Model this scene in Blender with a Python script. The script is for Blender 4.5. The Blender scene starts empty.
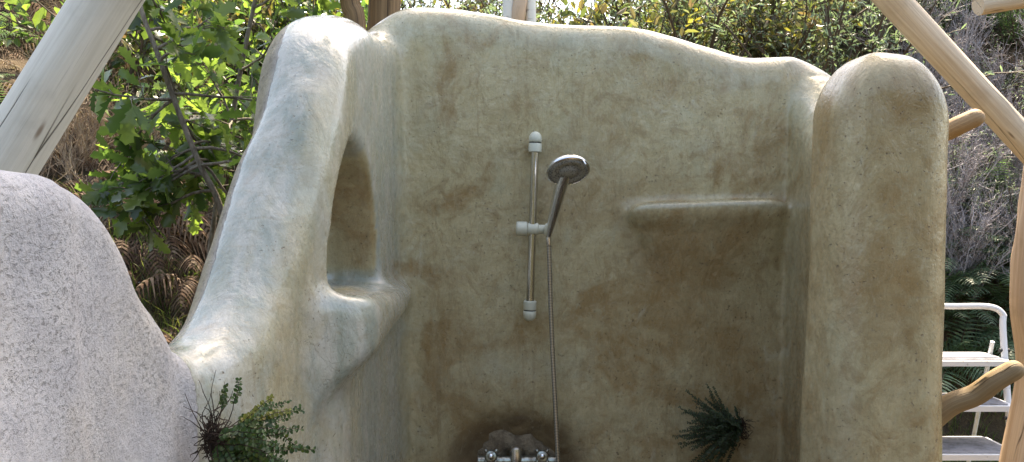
import bpy, math, random
import numpy as np
from mathutils import Vector, Matrix, Euler

# ------------------------------------------------------------------ camera
FPX = 804.0; EYE = 1.6; PITCH = math.atan(31/804.0)
sc = bpy.context.scene
cam_d = bpy.data.cameras.new("camera"); cam = bpy.data.objects.new("camera", cam_d)
sc.collection.objects.link(cam); sc.camera = cam
cam.location = (0, 0, EYE); cam.rotation_euler = (math.pi/2 - PITCH, 0, 0)
cam_d.sensor_width = 36; cam_d.lens = FPX/1024*36; cam_d.clip_start = 0.02; cam_d.clip_end = 2000

# ------------------------------------------------------------------ world, sun, exposure
SUN_EL = math.radians(60); SUN_AZ = math.radians(20)       # azimuth from +Y towards +X
w = bpy.data.worlds.new("World"); sc.world = w; w.use_nodes = True
nt = w.node_tree; bg = nt.nodes['Background']
sky = nt.nodes.new('ShaderNodeTexSky'); sky.sky_type = 'NISHITA'; sky.sun_disc = False
sky.sun_elevation = SUN_EL; sky.sun_rotation = SUN_AZ; sky.dust_density = 2.5; sky.air_density = 1.0; sky.ozone_density = 0.8
nt.links.new(sky.outputs[0], bg.inputs[0]); bg.inputs[1].default_value = 0.15
sd = bpy.data.lights.new("sun", 'SUN'); so = bpy.data.objects.new("sun", sd); sc.collection.objects.link(so)
sd.energy = 4.3; sd.angle = math.radians(0.55); sd.color = (1, 0.94, 0.84)
SUNV = Vector((math.cos(SUN_EL)*math.sin(SUN_AZ), math.cos(SUN_EL)*math.cos(SUN_AZ), math.sin(SUN_EL)))
so.rotation_euler = (-SUNV).to_track_quat('-Z', 'Y').to_euler(); so.location = SUNV*20
sc.view_settings.view_transform = 'Standard'; sc.view_settings.look = 'None'
sc.view_settings.exposure = 2.0; sc.view_settings.gamma = 1; sc.view_settings.use_curve_mapping = False
sc.view_settings.use_white_balance = True; sc.view_settings.white_balance_temperature = 8000; sc.view_settings.white_balance_tint = 10
sc.render.engine = 'CYCLES'
sc.cycles.max_bounces = 8; sc.cycles.diffuse_bounces = 4; sc.cycles.transmission_bounces = 4; sc.cycles.caustics_reflective = False

# ------------------------------------------------------------------ helpers
RND = random.Random(7)
def P(px, py, Y):
    """point seen at pixel (px,py) at depth Y in the world"""
    v = Vector(((px-512)/FPX, 1.0, (231-py)/FPX))
    c, s = math.cos(PITCH), math.sin(PITCH)
    d = Vector((v.x, c*v.y + s*v.z, -s*v.y + c*v.z))
    return Vector((0, 0, EYE)) + d*(Y/d.y)

def link(o): sc.collection.objects.link(o); return o
def tag(o, label=None, cat=None, group=None, kind=None):
    if label: o['label'] = label
    if cat: o['category'] = cat
    if group: o['group'] = group
    if kind: o['kind'] = kind
    return o
def empty(name, loc=(0, 0, 0), label=None, cat=None, group=None):
    o = link(bpy.data.objects.new(name, None)); o.location = loc; o.empty_display_size = 0.1
    return tag(o, label, cat, group)
def mesh_obj(name, verts, faces, mat, parent=None, smooth=True, mats=None, midx=None):
    me = bpy.data.meshes.new(name)
    me.from_pydata([tuple(v) for v in verts], [], [tuple(f) for f in faces])
    if mat: me.materials.append(mat)
    if mats:
        for m in mats: me.materials.append(m)
        me.polygons.foreach_set('material_index', midx)
    if smooth: me.polygons.foreach_set('use_smooth', [True]*len(me.polygons))
    me.update()
    o = link(bpy.data.objects.new(name, me))
    if parent: o.parent = parent
    return o
def copy_tree(o, parent=None):
    c = o.copy(); sc.collection.objects.link(c); c.parent = parent
    for ch in list(o.children): copy_tree(ch, c)
    return c

class MB:
    def __init__(s): s.v = []; s.f = []; s.uv = {}
    def add(s, vs, fs):
        b = len(s.v); s.v += [Vector(v) for v in vs]; s.f += [tuple(b+i for i in f) for f in fs]
    def tube(s, pts, rad, n=10, cap=True, wob=None, dome=False):
        pts = [Vector(p) for p in pts]
        if not hasattr(rad, '__len__'): rad = [rad]*len(pts)
        rad = list(rad)
        if dome:      # rounded tip at the end
            d = (pts[-1]-pts[-2]).normalized(); r = rad[-1]; e = pts[-1]
            for a in (25, 45, 62, 76, 86):
                pts.append(e + d*r*math.sin(math.radians(a))); rad.append(r*math.cos(math.radians(a)))
        b = len(s.v); prev = None
        t0 = (pts[1]-pts[0]).normalized()
        up = Vector((0, 0, 1)) if abs(t0.z) < .9 else Vector((1, 0, 0))
        nrm = t0.cross(up).normalized(); ln = 0
        for i, p in enumerate(pts):
            t = (pts[min(i+1, len(pts)-1)]-pts[max(i-1, 0)]).normalized()
            nrm = (nrm - t*nrm.dot(t)).normalized(); bi = t.cross(nrm)
            if i: ln += (p-pts[i-1]).length
            for k in range(n):
                a = 2*math.pi*k/n; r = rad[i]
                if wob: r *= wob(a, ln)
                s.v.append(p + nrm*math.cos(a)*r + bi*math.sin(a)*r)
                s.uv[len(s.v)-1] = (k/n, ln)
        m = len(pts)
        for i in range(m-1):
            for k in range(n):
                s.f.append((b+i*n+k, b+i*n+(k+1) % n, b+(i+1)*n+(k+1) % n, b+(i+1)*n+k))
        if cap:
            s.f.append(tuple(b+k for k in reversed(range(n)))); s.f.append(tuple(b+(m-1)*n+k for k in range(n)))
    def lathe(s, prof, M, n=28):
        b = len(s.v)
        for (r, z) in prof:
            for k in range(n):
                a = 2*math.pi*k/n; s.v.append(M @ Vector((r*math.cos(a), r*math.sin(a), z)))
        for i in range(len(prof)-1):
            for k in range(n):
                s.f.append((b+i*n+k, b+i*n+(k+1) % n, b+(i+1)*n+(k+1) % n, b+(i+1)*n+k))
        s.f.append(tuple(b+k for k in reversed(range(n)))); s.f.append(tuple(b+(len(prof)-1)*n+k for k in range(n)))
    def box(s, c, h, M=None, ch=0.0):
        c = Vector(c); vs = []
        x, y, z = h; e = ch
        prof = [(-x+e, -y), (x-e, -y), (x, -y+e), (x, y-e), (x-e, y), (-x+e, y), (-x, y-e), (-x, -y+e)] if e else [(-x, -y), (x, -y), (x, y), (-x, y)]
        n = len(prof)
        for zz in (-z, z):
            for (a, b_) in prof:
                q = Vector((a, b_, zz)); vs.append((M @ q if M else q)+c)
        fs = [(k, (k+1) % n, n+(k+1) % n, n+k) for k in range(n)] + [tuple(reversed(range(n))), tuple(range(n, 2*n))]
        s.add(vs, fs)
    def build(s, name, mat, parent=None, smooth=True, uv=False):
        o = mesh_obj(name, s.v, s.f, mat, parent, smooth)
        if uv:
            ul = o.data.uv_layers.new(name='UVMap'); l = o.data.loops
            for p in o.data.polygons:
                us = [s.uv.get(l[i].vertex_index, (0, 0)) for i in p.loop_indices]
                mx = max(u[0] for u in us)
                for i, u in zip(p.loop_indices, us):
                    uu = u[0]+1 if (mx > .7 and u[0] < .3) else u[0]
                    ul.data[i].uv = (uu, u[1])
        return o

def shade_auto(o, ang=35):
    import bmesh
    bm = bmesh.new(); bm.from_mesh(o.data)
    for e in bm.edges:
        if len(e.link_faces) == 2 and e.calc_face_angle(0) > math.radians(ang): e.smooth = False
    bm.to_mesh(o.data); bm.free(); return o

# ------------------------------------------------------------------ node helpers
class N:
    def __init__(s, name):
        s.m = bpy.data.materials.new(name); s.m.use_nodes = True; s.t = s.m.node_tree
        s.b = s.t.nodes['Principled BSDF']; s.out = s.t.nodes['Material Output']
    def n(s, typ, **kw):
        nd = s.t.nodes.new(typ)
        for k, v in kw.items(): setattr(nd, k, v)
        return nd
    def put(s, sock, v):
        if isinstance(v, bpy.types.NodeSocket): s.t.links.new(v, sock)
        else: sock.default_value = v
    def noise(s, vec, scale, detail=4, rough=.55, dist=0):
        nd = s.n('ShaderNodeTexNoise'); s.put(nd.inputs['Vector'], vec)
        nd.inputs['Scale'].default_value = scale; nd.inputs['Detail'].default_value = detail
        nd.inputs['Roughness'].default_value = rough; nd.inputs['Distortion'].default_value = dist
        return nd.outputs['Fac']
    def map(s, vec, scale=(1, 1, 1), loc=(0, 0, 0)):
        nd = s.n('ShaderNodeMapping'); s.put(nd.inputs[0], vec); nd.inputs['Scale'].default_value = scale
        nd.inputs['Location'].default_value = loc; return nd.outputs[0]
    def rng(s, v, a, b, c=0, d=1, smooth=True):
        nd = s.n('ShaderNodeMapRange'); s.put(nd.inputs[0], v)
        if smooth: nd.interpolation_type = 'SMOOTHSTEP'
        for i, x in enumerate((a, b, c, d)): nd.inputs[i+1].default_value = x
        return nd.outputs[0]
    def math(s, op, a, b=0, clamp=False):
        nd = s.n('ShaderNodeMath', operation=op); nd.use_clamp = clamp
        s.put(nd.inputs[0], a); s.put(nd.inputs[1], b); return nd.outputs[0]
    def mix(s, f, a, b, blend='MIX'):
        nd = s.n('ShaderNodeMix'); nd.data_type = 'RGBA'; nd.blend_type = blend
        s.put(nd.inputs[0], f)
        for i, x in ((6, a), (7, b)):
            if isinstance(x, tuple): x = (*x, 1) if len(x) == 3 else x
            s.put(nd.inputs[i], x)
        return nd.outputs[2]
    def attr(s, name):
        nd = s.n('ShaderNodeAttribute'); nd.attribute_name = name; return nd.outputs['Fac']
    def bump(s, h, strength, dist, nrm=None):
        nd = s.n('ShaderNodeBump'); s.put(nd.inputs['Height'], h); s.put(nd.inputs['Strength'], strength)
        nd.inputs['Distance'].default_value = dist
        if nrm: s.put(nd.inputs['Normal'], nrm)
        return nd.outputs[0]
    def set(s, **kw):
        nm = dict(color='Base Color', rough='Roughness', metal='Metallic', spec='Specular IOR Level', normal='Normal', coat='Coat Weight', sss='Subsurface Weight')
        for k, v in kw.items():
            if isinstance(v, tuple) and len(v) == 3: v = (*v, 1)
            s.put(s.b.inputs[nm[k]], v)
        return s
def simple(name, col, rough=.5, metal=0, spec=.5):
    m = N(name); m.set(color=col, rough=rough, metal=metal, spec=spec); return m.m

# ------------------------------------------------------------------ wall material
def wall_material():
    m = N('lime_plaster')
    geo = m.n('ShaderNodeNewGeometry'); p = geo.outputs['Position']
    rough_a = m.attr('rough'); green_a = m.attr('green'); stain_crease_a = m.attr('stain'); brown_shade_a = m.attr('brown')  # brown mask: the plaster's own browning plus painted shade
    n1 = m.noise(p, 2.6, 6, .6, 1.2); n2 = m.noise(m.map(p, loc=(5, 3, 1)), 6.5, 6, .65, .8)
    n3 = m.noise(p, 26, 5, .7); n4 = m.noise(m.map(p, (1, 1, .25)), 18, 4, .6, .6)
    c = m.mix(m.rng(n3, .3, .7), (.55, .48, .30), (.45, .38, .22))
    gm = m.math('ADD', m.math('MULTIPLY', green_a, 1.1), m.math('MULTIPLY', m.math('SUBTRACT', n2, .5), 2.2), True)
    c = m.mix(gm, c, m.mix(m.rng(green_a, .3, .8), m.mix(m.rng(n4, .35, .65), (.49, .485, .36), (.38, .38, .26)), m.mix(m.rng(n4, .35, .65), (.50, .495, .44), (.32, .355, .305))))
    # brown patches
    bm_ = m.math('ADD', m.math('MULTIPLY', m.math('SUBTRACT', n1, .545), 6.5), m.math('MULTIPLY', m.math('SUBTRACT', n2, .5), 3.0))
    bm_ = m.math('ADD', bm_, m.math('MULTIPLY', brown_shade_a, .9)); bm_ = m.math('SUBTRACT', bm_, m.math('MULTIPLY', green_a, .75), True)
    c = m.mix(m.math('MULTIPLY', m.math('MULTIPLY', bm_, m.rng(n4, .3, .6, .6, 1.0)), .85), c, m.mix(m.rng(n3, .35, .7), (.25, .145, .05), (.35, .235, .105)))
    bw = m.math('ADD', m.rng(m.noise(m.map(p, (1, 1, .8), (7, 7, 2)), 1.7, 5, .6, .8), .40, .68), m.math('MULTIPLY', brown_shade_a, .5), True)
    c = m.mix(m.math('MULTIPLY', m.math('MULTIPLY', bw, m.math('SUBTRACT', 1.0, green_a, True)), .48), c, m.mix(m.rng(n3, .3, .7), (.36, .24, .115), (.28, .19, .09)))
    n7 = m.noise(m.map(p, (1, 1, .9), (2, 8, 8)), 10, 7, .68, 1.6)
    mot = m.math('MULTIPLY', m.rng(n7, .47, .66), m.math('SUBTRACT', .55, m.math('MULTIPLY', green_a, .6), True))
    c = m.mix(mot, c, (.27, .18, .08)); c = m.mix(m.rng(n7, .44, .30, 0, .25), c, (.44, .45, .32))
    # trowel arcs
    tr = m.noise(m.map(p, (.35, 1, 1.6), (4, 4, 4)), 14, 6, .7, 2.2); c = m.mix(m.rng(tr, .52, .60, 0, .22), c, (.30, .24, .14))
    # pale smears
    n5 = m.noise(m.map(p, (1, 1, .5), (9, 2, 4)), 9, 5, .6, 1.5)
    c = m.mix(m.rng(n5, .62, .78, 0, .42), c, (.55, .53, .42))
    # vertical rust streaks
    st = m.rng(m.noise(m.map(p, (9, 9, .8)), 1.6, 5, .6, .5), .56, .72, 0, .33)
    c = m.mix(m.math('MULTIPLY', st, m.math('SUBTRACT', 1.0, green_a, True)), c, (.27, .17, .07))
    dr = m.math('MULTIPLY', m.rng(m.noise(m.map(p, (22, 22, .5), (1, 1, 6)), 1.5, 3, .6, .2), .60, .70, 0, .30), m.rng(m.noise(m.map(p, (1, 1, .6)), 2.2, 2), .45, .6))
    c = m.mix(dr, c, (.20, .14, .075))
    # shower stain around the tap, and the dark crease left of the ledge
    sm = m.math('MULTIPLY', stain_crease_a, m.rng(n2, .3, .62, .45, 1.0)); c = m.mix(sm, c, (.11, .066, .036))
    # hairline cracks and pits
    def cracks(scale, wdt, loc):
        nz = m.n('ShaderNodeTexNoise'); m.put(nz.inputs['Vector'], m.map(p, loc=loc)); nz.inputs['Scale'].default_value = scale*.8; nz.inputs['Detail'].default_value = 6
        vm = m.n('ShaderNodeVectorMath', operation='MULTIPLY_ADD'); m.put(vm.inputs[0], nz.outputs['Color']); vm.inputs[1].default_value = (.5/scale*3,)*3; m.put(vm.inputs[2], p)
        v = m.n('ShaderNodeTexVoronoi'); v.feature = 'DISTANCE_TO_EDGE'; m.put(v.inputs['Vector'], vm.outputs[0]); v.inputs['Scale'].default_value = scale
        return m.math('MULTIPLY', m.rng(v.outputs['Distance'], 0, wdt, 1, 0), m.rng(m.noise(m.map(p, loc=loc), 3.1, 3), .52, .62))
    ck = m.math('MULTIPLY', cracks(16, .016, (4, 1, 7)), m.rng(m.noise(m.map(p, loc=(2, 7, 7)), 2.2, 3), .54, .64))
    pit = m.rng(m.noise(p, 110, 3, .6), .64, .72)
    pit = m.math('MULTIPLY', pit, m.math('ADD', m.rng(m.noise(p, 4, 3), .4, .6), m.math('MULTIPLY', brown_shade_a, .8), True))
    dk = m.math('MAXIMUM', m.math('MULTIPLY', ck, .22), m.math('MULTIPLY', pit, .7))
    sc_n = m.noise(m.map(p, (1, 1, .35), (3, 3, 3)), 60, 6, .8, 1.2)
    c = m.mix(m.rng(m.noise(p, 170, 2, .6), .35, .7, 0, .12), c, (.24, .19, .11)); c = m.mix(m.rng(sc_n, .5, .66, 0, .30), c, (.20, .15, .08)); c = m.mix(m.rng(sc_n, .46, .32, 0, .2), c, (.58, .56, .45))
    c = m.mix(dk, c, (.13, .09, .05))
    # rough lime render
    r0 = m.noise(p, 70, 6, .75); r1 = m.noise(m.map(p, (1, 1, .6)), 19, 5, .65); r2 = m.noise(p, 200, 2, .6)
    rp = m.math('MULTIPLY', m.rng(m.noise(m.map(p, (1.0, .7, 1.2)), 120, 4, .85, .2), .55, .66), m.rng(m.noise(p, 7, 4), .38, .60, .4, 1))
    rc = m.mix(m.rng(r1, .35, .7), (.60, .585, .595), (.50, .49, .51))
    rc = m.mix(m.rng(m.noise(p, 3.5, 5), .45, .75, 0, .45), rc, (.60, .53, .42))
    rc = m.mix(m.math('MULTIPLY', rp, .32), rc, (.32, .31, .31))
    rcr = cracks(10, .02, (3, 8, 1)); rc = m.mix(m.math('MULTIPLY', rcr, .15), rc, (.2, .18, .17))
    tan_a = m.attr('tan'); rc = m.mix(m.math('MULTIPLY', tan_a, .92), rc, m.mix(m.rng(r1, .35, .65), (.40, .36, .25), (.28, .255, .185)))
    rmask = m.rng(m.math('ADD', rough_a, m.math('MULTIPLY', m.math('SUBTRACT', m.noise(p, 30, 5, .65), .5), .5)), .47, .53)
    c = m.mix(rmask, c, rc)
    rghp = m.math('ADD', m.rng(n3, .3, .7, .16, .36), m.math('MULTIPLY', stain_crease_a, .2))
    rr = m.n('ShaderNodeMix'); m.put(rr.inputs[0], rmask); m.put(rr.inputs[2], rghp); rr.inputs[3].default_value = .92
    m.set(color=c, rough=rr.outputs[0], spec=.5)
    m.set(coat=m.math('MULTIPLY', m.math('SUBTRACT', 1.0, rmask), m.math('MULTIPLY', m.math('ADD', green_a, .12), .7))); m.b.inputs['Coat Roughness'].default_value = .14
    # relief
    trow = m.noise(m.map(p, (1, 1, .45)), 12, 5, .6, 1.0)
    hp = m.math('ADD', m.math('MULTIPLY', trow, .55), m.math('MULTIPLY', n3, .22))
    hp = m.math('SUBTRACT', hp, m.math('MULTIPLY', dk, .25))
    hr = m.math('ADD', m.math('MULTIPLY', r0, .75), m.math('MULTIPLY', r1, .6)); hr = m.math('SUBTRACT', hr, m.math('MULTIPLY', rp, .4))
    hr = m.math('ADD', hr, .25)
    h = m.n('ShaderNodeMix'); m.put(h.inputs[0], rmask); m.put(h.inputs[2], hp); m.put(h.inputs[3], hr)
    m.set(normal=m.bump(h.outputs[0], .9, .014))
    return m.m

# ------------------------------------------------------------------ the cob wall as a signed distance field
def catmull(C, per=14):
    C = np.array(C, float); out = []
    Cp = np.vstack([2*C[0]-C[1], C, 2*C[-1]-C[-2]])
    for i in range(1, len(Cp)-2):
        a, b, c, d = Cp[i-1], Cp[i], Cp[i+1], Cp[i+2]
        for t in np.linspace(0, 1, per, endpoint=False):
            out.append(.5*((2*b)+(-a+c)*t+(2*a-5*b+4*c-d)*t*t+(-a+3*b-3*c+d)*t**3))
    out.append(C[-1]); return np.array(out)
def smin(a, b, k):
    h = np.clip(.5+.5*(b-a)/k, 0, 1); return b*(1-h)+a*h-k*h*(1-h)
def smax(a, b, k): return -smin(-a, -b, k)

def crest(px, py, Y, off=0, t=.13):
    q = P(px, py, Y); return (q.x+off, Y, q.z, t)
PATH = [(-.92, .25, 1.70, .09), (-.76, .7, 1.675, .085),
        crest(2, 168, 1.07, -.01, .07), crest(26, 173, 1.14, -.01, .07), crest(63, 195, 1.24, -.01, .07), crest(92, 241, 1.34, .0, .07),
        crest(112, 297, 1.42, .015, .07), crest(126, 331, 1.50, .02, .075), crest(142, 347, 1.58, .04, .085), crest(164, 334, 1.67, .065, .10),
        crest(188, 287, 1.78, .085, .115), crest(209, 205, 1.90, .095, .12), crest(231, 134, 2.0, .095, .122), crest(258, 76, 2.08, .085, .122),
        crest(283, 34, 2.17, .055, .12), crest(309, 15, 2.32, .015, .12), crest(333, 15, 2.52, 0, .125), (-.55, 2.75, P(0, 27, 2.75).z, .125),
        (-.525, 2.96, P(0, 34, 2.96).z, .12), (-.42, 3.075, P(0, 13, 3.08).z, .12), (-.2, 3.1, P(0, 12, 3.1).z, .12),
        (.1, 3.1, P(0, 23, 3.1).z, .12), (.45, 3.1, P(0, 29, 3.1).z, .12), (.6, 3.1, P(0, 37, 3.1).z, .12), (.75, 3.1, P(0, 48, 3.1).z, .12),
        (.88, 3.1, P(0, 57, 3.1).z, .12), (1.0, 3.09, P(0, 58, 3.1).z, .12), (1.08, 3.07, P(0, 60, 3.1).z, .12), (1.13, 3.0, P(0, 72, 3.0).z, .12),
        (1.135, 2.84, 1.95, .12), (1.10, 2.6, 1.84, .12), (1.045, 2.36, 1.80, .12), (1.0, 2.18, 1.78, .11)]
PC = catmull(PATH)
seg = np.hypot(np.diff(PC[:, 0]), np.diff(PC[:, 1])); U = np.concatenate([[0], np.cumsum(seg)])
HS = np.abs(np.gradient(PC[:, 2], U))
UK = lambda i: U[min(i*14, len(U)-1)]

def build_wall():
    vs = .0135
    x0, x1, y0, y1, z0, z1 = -1.12, 1.45, .1, 3.42, -.06, 2.56
    nx, ny, nz = int((x1-x0)/vs), int((y1-y0)/vs), int((z1-z0)/vs)
    xs = x0+vs*np.arange(nx); ys = y0+vs*np.arange(ny); zs = z0+vs*np.arange(nz)
    X2, Y2 = np.meshgrid(xs, ys, indexing='ij')
    # nearest path point in plan, refined on the segment
    A = PC[:-1, :2]; B = PC[1:, :2]; AB = B-A; L2 = (AB**2).sum(1)
    pts = np.stack([X2.ravel(), Y2.ravel()], 1)
    D = np.empty(len(pts)); UU = np.empty(len(pts)); SG = np.empty(len(pts))
    for s in range(0, len(pts), 6000):
        q = pts[s:s+6000, None, :]-A[None]
        t = np.clip((q*AB[None]).sum(2)/L2, 0, 1); r = q-t[..., None]*AB[None]
        d = (r**2).sum(2); j = d.argmin(1); ii = np.arange(len(j))
        D[s:s+6000] = np.sqrt(d[ii, j]); UU[s:s+6000] = U[j]+t[ii, j]*seg[j]
        SG[s:s+6000] = np.sign(AB[j, 1]*q[ii, j, 0]-AB[j, 0]*q[ii, j, 1])   # >0 : right of travel = inside
    D = D.reshape(nx, ny); UU = UU.reshape(nx, ny); SG = SG.reshape(nx, ny)
    T = np.interp(UU, U, PC[:, 3]); H = np.interp(UU, U, PC[:, 2]); S = np.interp(UU, U, HS)
    X = xs[:, None, None].astype(np.float32); Y = ys[None, :, None].astype(np.float32); Z = zs[None, None, :].astype(np.float32)
    D3 = D[:, :, None].astype(np.float32); T3 = T[:, :, None].astype(np.float32)
    # thicker towards the ground
    bat = .035*np.clip((1.5-Z)/1.5, 0, 1)
    r = T3*.92
    s5 = lambda a, b, x: (lambda t: t*t*(3-2*t))(np.clip((x-a)/(b-a), 0, 1))
    bul = .165*s5(1.14, .60, Y)*s5(1.56, 1.12, Z)*(SG[:, :, None] > 0)      # the near end swells towards its foot
    q1 = D3-(T3+bat+bul-r); q2 = (Z-H[:, :, None].astype(np.float32))/np.sqrt(1+S[:, :, None].astype(np.float32)**2)+r
    f = np.sqrt(np.maximum(q1, 0)**2+np.maximum(q2, 0)**2)+np.minimum(np.maximum(q1, q2), 0)-r
    del q1, q2
    # pillar : the broad round end of the right-hand wall
    pc = P(889, 46, 2.0)
    hx = .142+.020*np.clip(2-Z, 0, 2); r = .118
    cxp = pc.x+.034-.010*np.clip(2-Z, 0, 2)
    ax = np.abs(X-cxp)-(hx-r); ay = np.abs(Y-2.12)-(.16-r); az = (Z-pc.z)+r
    # egg-shaped head
    az = az+.6*np.maximum(np.abs(X-cxp)-.02, 0)**2/.15+.02*np.sin(9*(X-cxp)+.5)
    fp = np.sqrt(np.maximum(ax, 0)**2+np.maximum(ay, 0)**2+np.maximum(az, 0)**2)+np.minimum(np.maximum(np.maximum(ax, ay), az), 0)-r
    f = smin(f, fp, .022)
    # ledge on the back wall
    zl = P(700, 203, 2.9).z+.03*(X-.6)*.8
    dn = np.maximum(zl-Z, 0)
    pl = smax(Z-zl, (2.885+.02*np.minimum(dn/.1, 1)+.24*np.maximum(dn-.05, 0)-Y-.035*np.clip((X-.6)/.4, 0, 1)*np.clip(1-dn/.4, 0, 1))*.95, .026)
    pl = smax(pl, smax((P(625, 0, 2.9).x-X+.42*dn)*.55, (X-1.0)*.5+0*Z, .03), .06)
    shelf = pl; f = smin(f, shelf, .03)
    # sill swelling below the niche
    zn = 1.36-.075*np.clip(Y-2.1, -.1, .9)
    sl = smax(smax(Z-zn, X+.345, .075), (1.98-Y)*.8+(X+.42)*.5, .06)
    sl = smax(sl, (X+.33)*.50+(zn-.05-(2.9-Y)*.13-Z)*.80, .05)
    sl = smax(sl, Y-2.98+.8*np.maximum(X+.42, 0), .05)
    sill = smax(sl, -.62-X, .03); f = smin(f, sill, .055)
    # arched niche in the left wall
    yc = 2.31+.0*Z
    eg = (np.sqrt(((Y-yc)/.285)**2+(np.maximum(Z-(zn+.05), 0)/.372)**2)-1)*.28
    ni = smax(smax(eg, (zn+.004)-Z, .03), smax(-(X+.615), X-.2, .01), .05)
    f = smax(f, -ni, .035)
    # hollow round the tap
    tc = P(516, 462, 2.97)
    hol = (np.sqrt(((X-tc.x)/.215)**2+((Z-tc.z+.02)/.205)**2+((Y-2.96)/.075)**2)-1)*.075
    f = smax(f, -hol, .05)
    # knocked-off edges
    for (a, b, c, rr) in (P(922, 78, 2.06)[:]+(.022,), P(930, 92, 2.08)[:]+(.016,), P(822, 84, 3.0)[:]+(.02,), P(812, 80, 2.99)[:]+(.012,)):
        d = np.sqrt((X-a)**2+(Y-b)**2+(Z-c)**2)-rr; f = smax(f, -d, .012)
    # hand-made unevenness
    wv = (np.sin(3.1*X+1.7*Z+2.2)*np.sin(2.7*Z+2.1*Y+.6)*.006+np.sin(7.3*X-4.1*Z+1)*np.sin(6.1*Z+5.3*Y)*.0030
          + np.sin(15*X+9*Z)*np.sin(13*Z-11*Y+2)*.0012+np.sin(31*X-22*Z)*np.sin(27*Z+25*Y+1)*.0006)
    f = f+wv
    f[:, :, 0] = 1
    # ---- surface nets
    neg = f < 0
    cross = np.zeros((nx-1, ny-1, nz-1), np.uint8)
    for dx in (0, 1):
        for dy in (0, 1):
            for dz in (0, 1): cross += neg[dx:nx-1+dx, dy:ny-1+dy, dz:nz-1+dz]
    cell = (cross > 0) & (cross < 8); idx = np.full(cell.shape, -1, np.int64); ci = np.argwhere(cell); idx[cell] = np.arange(len(ci))
    acc = np.zeros((len(ci), 3)); cnt = np.zeros(len(ci))
    offs = [(a, b, c) for a in (0, 1) for b in (0, 1) for c in (0, 1)]
    for o1 in offs:
        for ax_ in range(3):
            if o1[ax_]: continue
            o2 = list(o1); o2[ax_] = 1
            fa = f[ci[:, 0]+o1[0], ci[:, 1]+o1[1], ci[:, 2]+o1[2]]; fb = f[ci[:, 0]+o2[0], ci[:, 1]+o2[1], ci[:, 2]+o2[2]]
            mk = (fa < 0) != (fb < 0); t = np.where(mk, fa/np.where(mk, fa-fb, 1), 0)
            pnt = np.array(o1, float)[None]+np.zeros((len(ci), 3)); pnt[:, ax_] += t
            acc += pnt*mk[:, None]; cnt += mk
    V = (ci+acc/cnt[:, None])*vs+np.array([x0, y0, z0])
    F = []
    for ax_ in range(3):
        a = [slice(None)]*3; b = [slice(None)]*3; a[ax_] = slice(0, -1); b[ax_] = slice(1, None)
        n0 = neg[tuple(a)]; n1 = neg[tuple(b)]; e = np.argwhere(n0 != n1)
        o = [k for k in range(3) if k != ax_]
        ok = (e[:, o[0]] > 0) & (e[:, o[1]] > 0) & (e[:, o[0]] < f.shape[o[0]]-1) & (e[:, o[1]] < f.shape[o[1]]-1)
        e = e[ok]; flip = n0[e[:, 0], e[:, 1], e[:, 2]]
        def c(d0, d1):
            k = e.copy(); k[:, o[0]] -= d0; k[:, o[1]] -= d1; return idx[k[:, 0], k[:, 1], k[:, 2]]
        q = np.stack([c(1, 1), c(0, 1), c(0, 0), c(1, 0)], 1)
        if ax_ == 1: flip = ~flip
        q[~flip] = q[~flip][:, ::-1]; F.append(q)
    F = np.vstack(F)
    # normals from the field
    def samp(G, pt):
        g = (pt-np.array([x0, y0, z0]))/vs; i = np.clip(np.floor(g).astype(int), 0, np.array(f.shape)-2); t = g-i; o = 0
        for a in (0, 1):
            for b in (0, 1):
                for c_ in (0, 1):
                    wgt = (t[:, 0] if a else 1-t[:, 0])*(t[:, 1] if b else 1-t[:, 1])*(t[:, 2] if c_ else 1-t[:, 2])
                    o = o+wgt*G[i[:, 0]+a, i[:, 1]+b, i[:, 2]+c_]
        return o
    h = vs*1.0
    for _ in range(2):   # snap to the zero surface
        g = np.stack([samp(f, V+np.eye(3)[k]*h)-samp(f, V-np.eye(3)[k]*h) for k in range(3)], 1)/(2*h)
        gl = np.maximum((g**2).sum(1), .09); V = V-g*np.clip(samp(f, V)/gl, -.006, .006)[:, None]
    g = np.stack([samp(f, V+np.eye(3)[k]*h)-samp(f, V-np.eye(3)[k]*h) for k in range(3)], 1); Nn = g/np.linalg.norm(g, axis=1)[:, None]
    # masks
    u_v = samp(UU[:, :, None]*np.ones((1, 1, nz), np.float32), V); d_v = samp((D*SG)[:, :, None]*np.ones((1, 1, nz), np.float32), V)
    h_v = np.interp(u_v, U, PC[:, 2]); ss = lambda a, b, x: (lambda t: t*t*(3-2*t))(np.clip((x-a)/(b-a), 0, 1))
    seam = UK(8)-.02
    near = ss(seam+.04, seam-.04, u_v)
    rim = ss(-.03, -.085, d_v)*ss(UK(17), UK(15), u_v)
    outer = ss(-.10, -.125, d_v)*.9*ss(UK(19), UK(18), u_v)
    rough = np.maximum(np.maximum(near, rim), outer)
    tan_ = np.maximum(rim, outer)*(1-near)
    green = ss(UK(19)+.25, UK(17)-.1, u_v)*.95
    green = np.maximum(green, .45*ss(.30, .02, h_v-V[:, 2])*ss(UK(18)-.05, UK(18)+.1, u_v)*(V[:, 1] > 2.6))
    lg = np.exp(-((V[:, 0]-tc.x)/.30)**2-((V[:, 2]-(tc.z+.36))/.10)**2)*(V[:, 1] < 3.05)*.45
    green = np.maximum(green, lg)
    zl_ = P(700, 203, 2.9).z
    green = np.maximum(green, .55*ss(.03, .0, np.abs(V[:, 2]-zl_+.005))*ss(2.93, 2.90, V[:, 1])*(V[:, 0] > .35)*(V[:, 1] > 2.6))  # ledge lip: sky light on the rounded edge painted as paler colour
    pil = ss(.85, .80, V[:, 0])*0+ss(2.45, 2.2, V[:, 1])*(V[:, 0] > .6)
    mid = np.exp(-((V[:, 0]-.95)/.105)**2)*ss(1.97, 1.86, V[:, 2])
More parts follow.
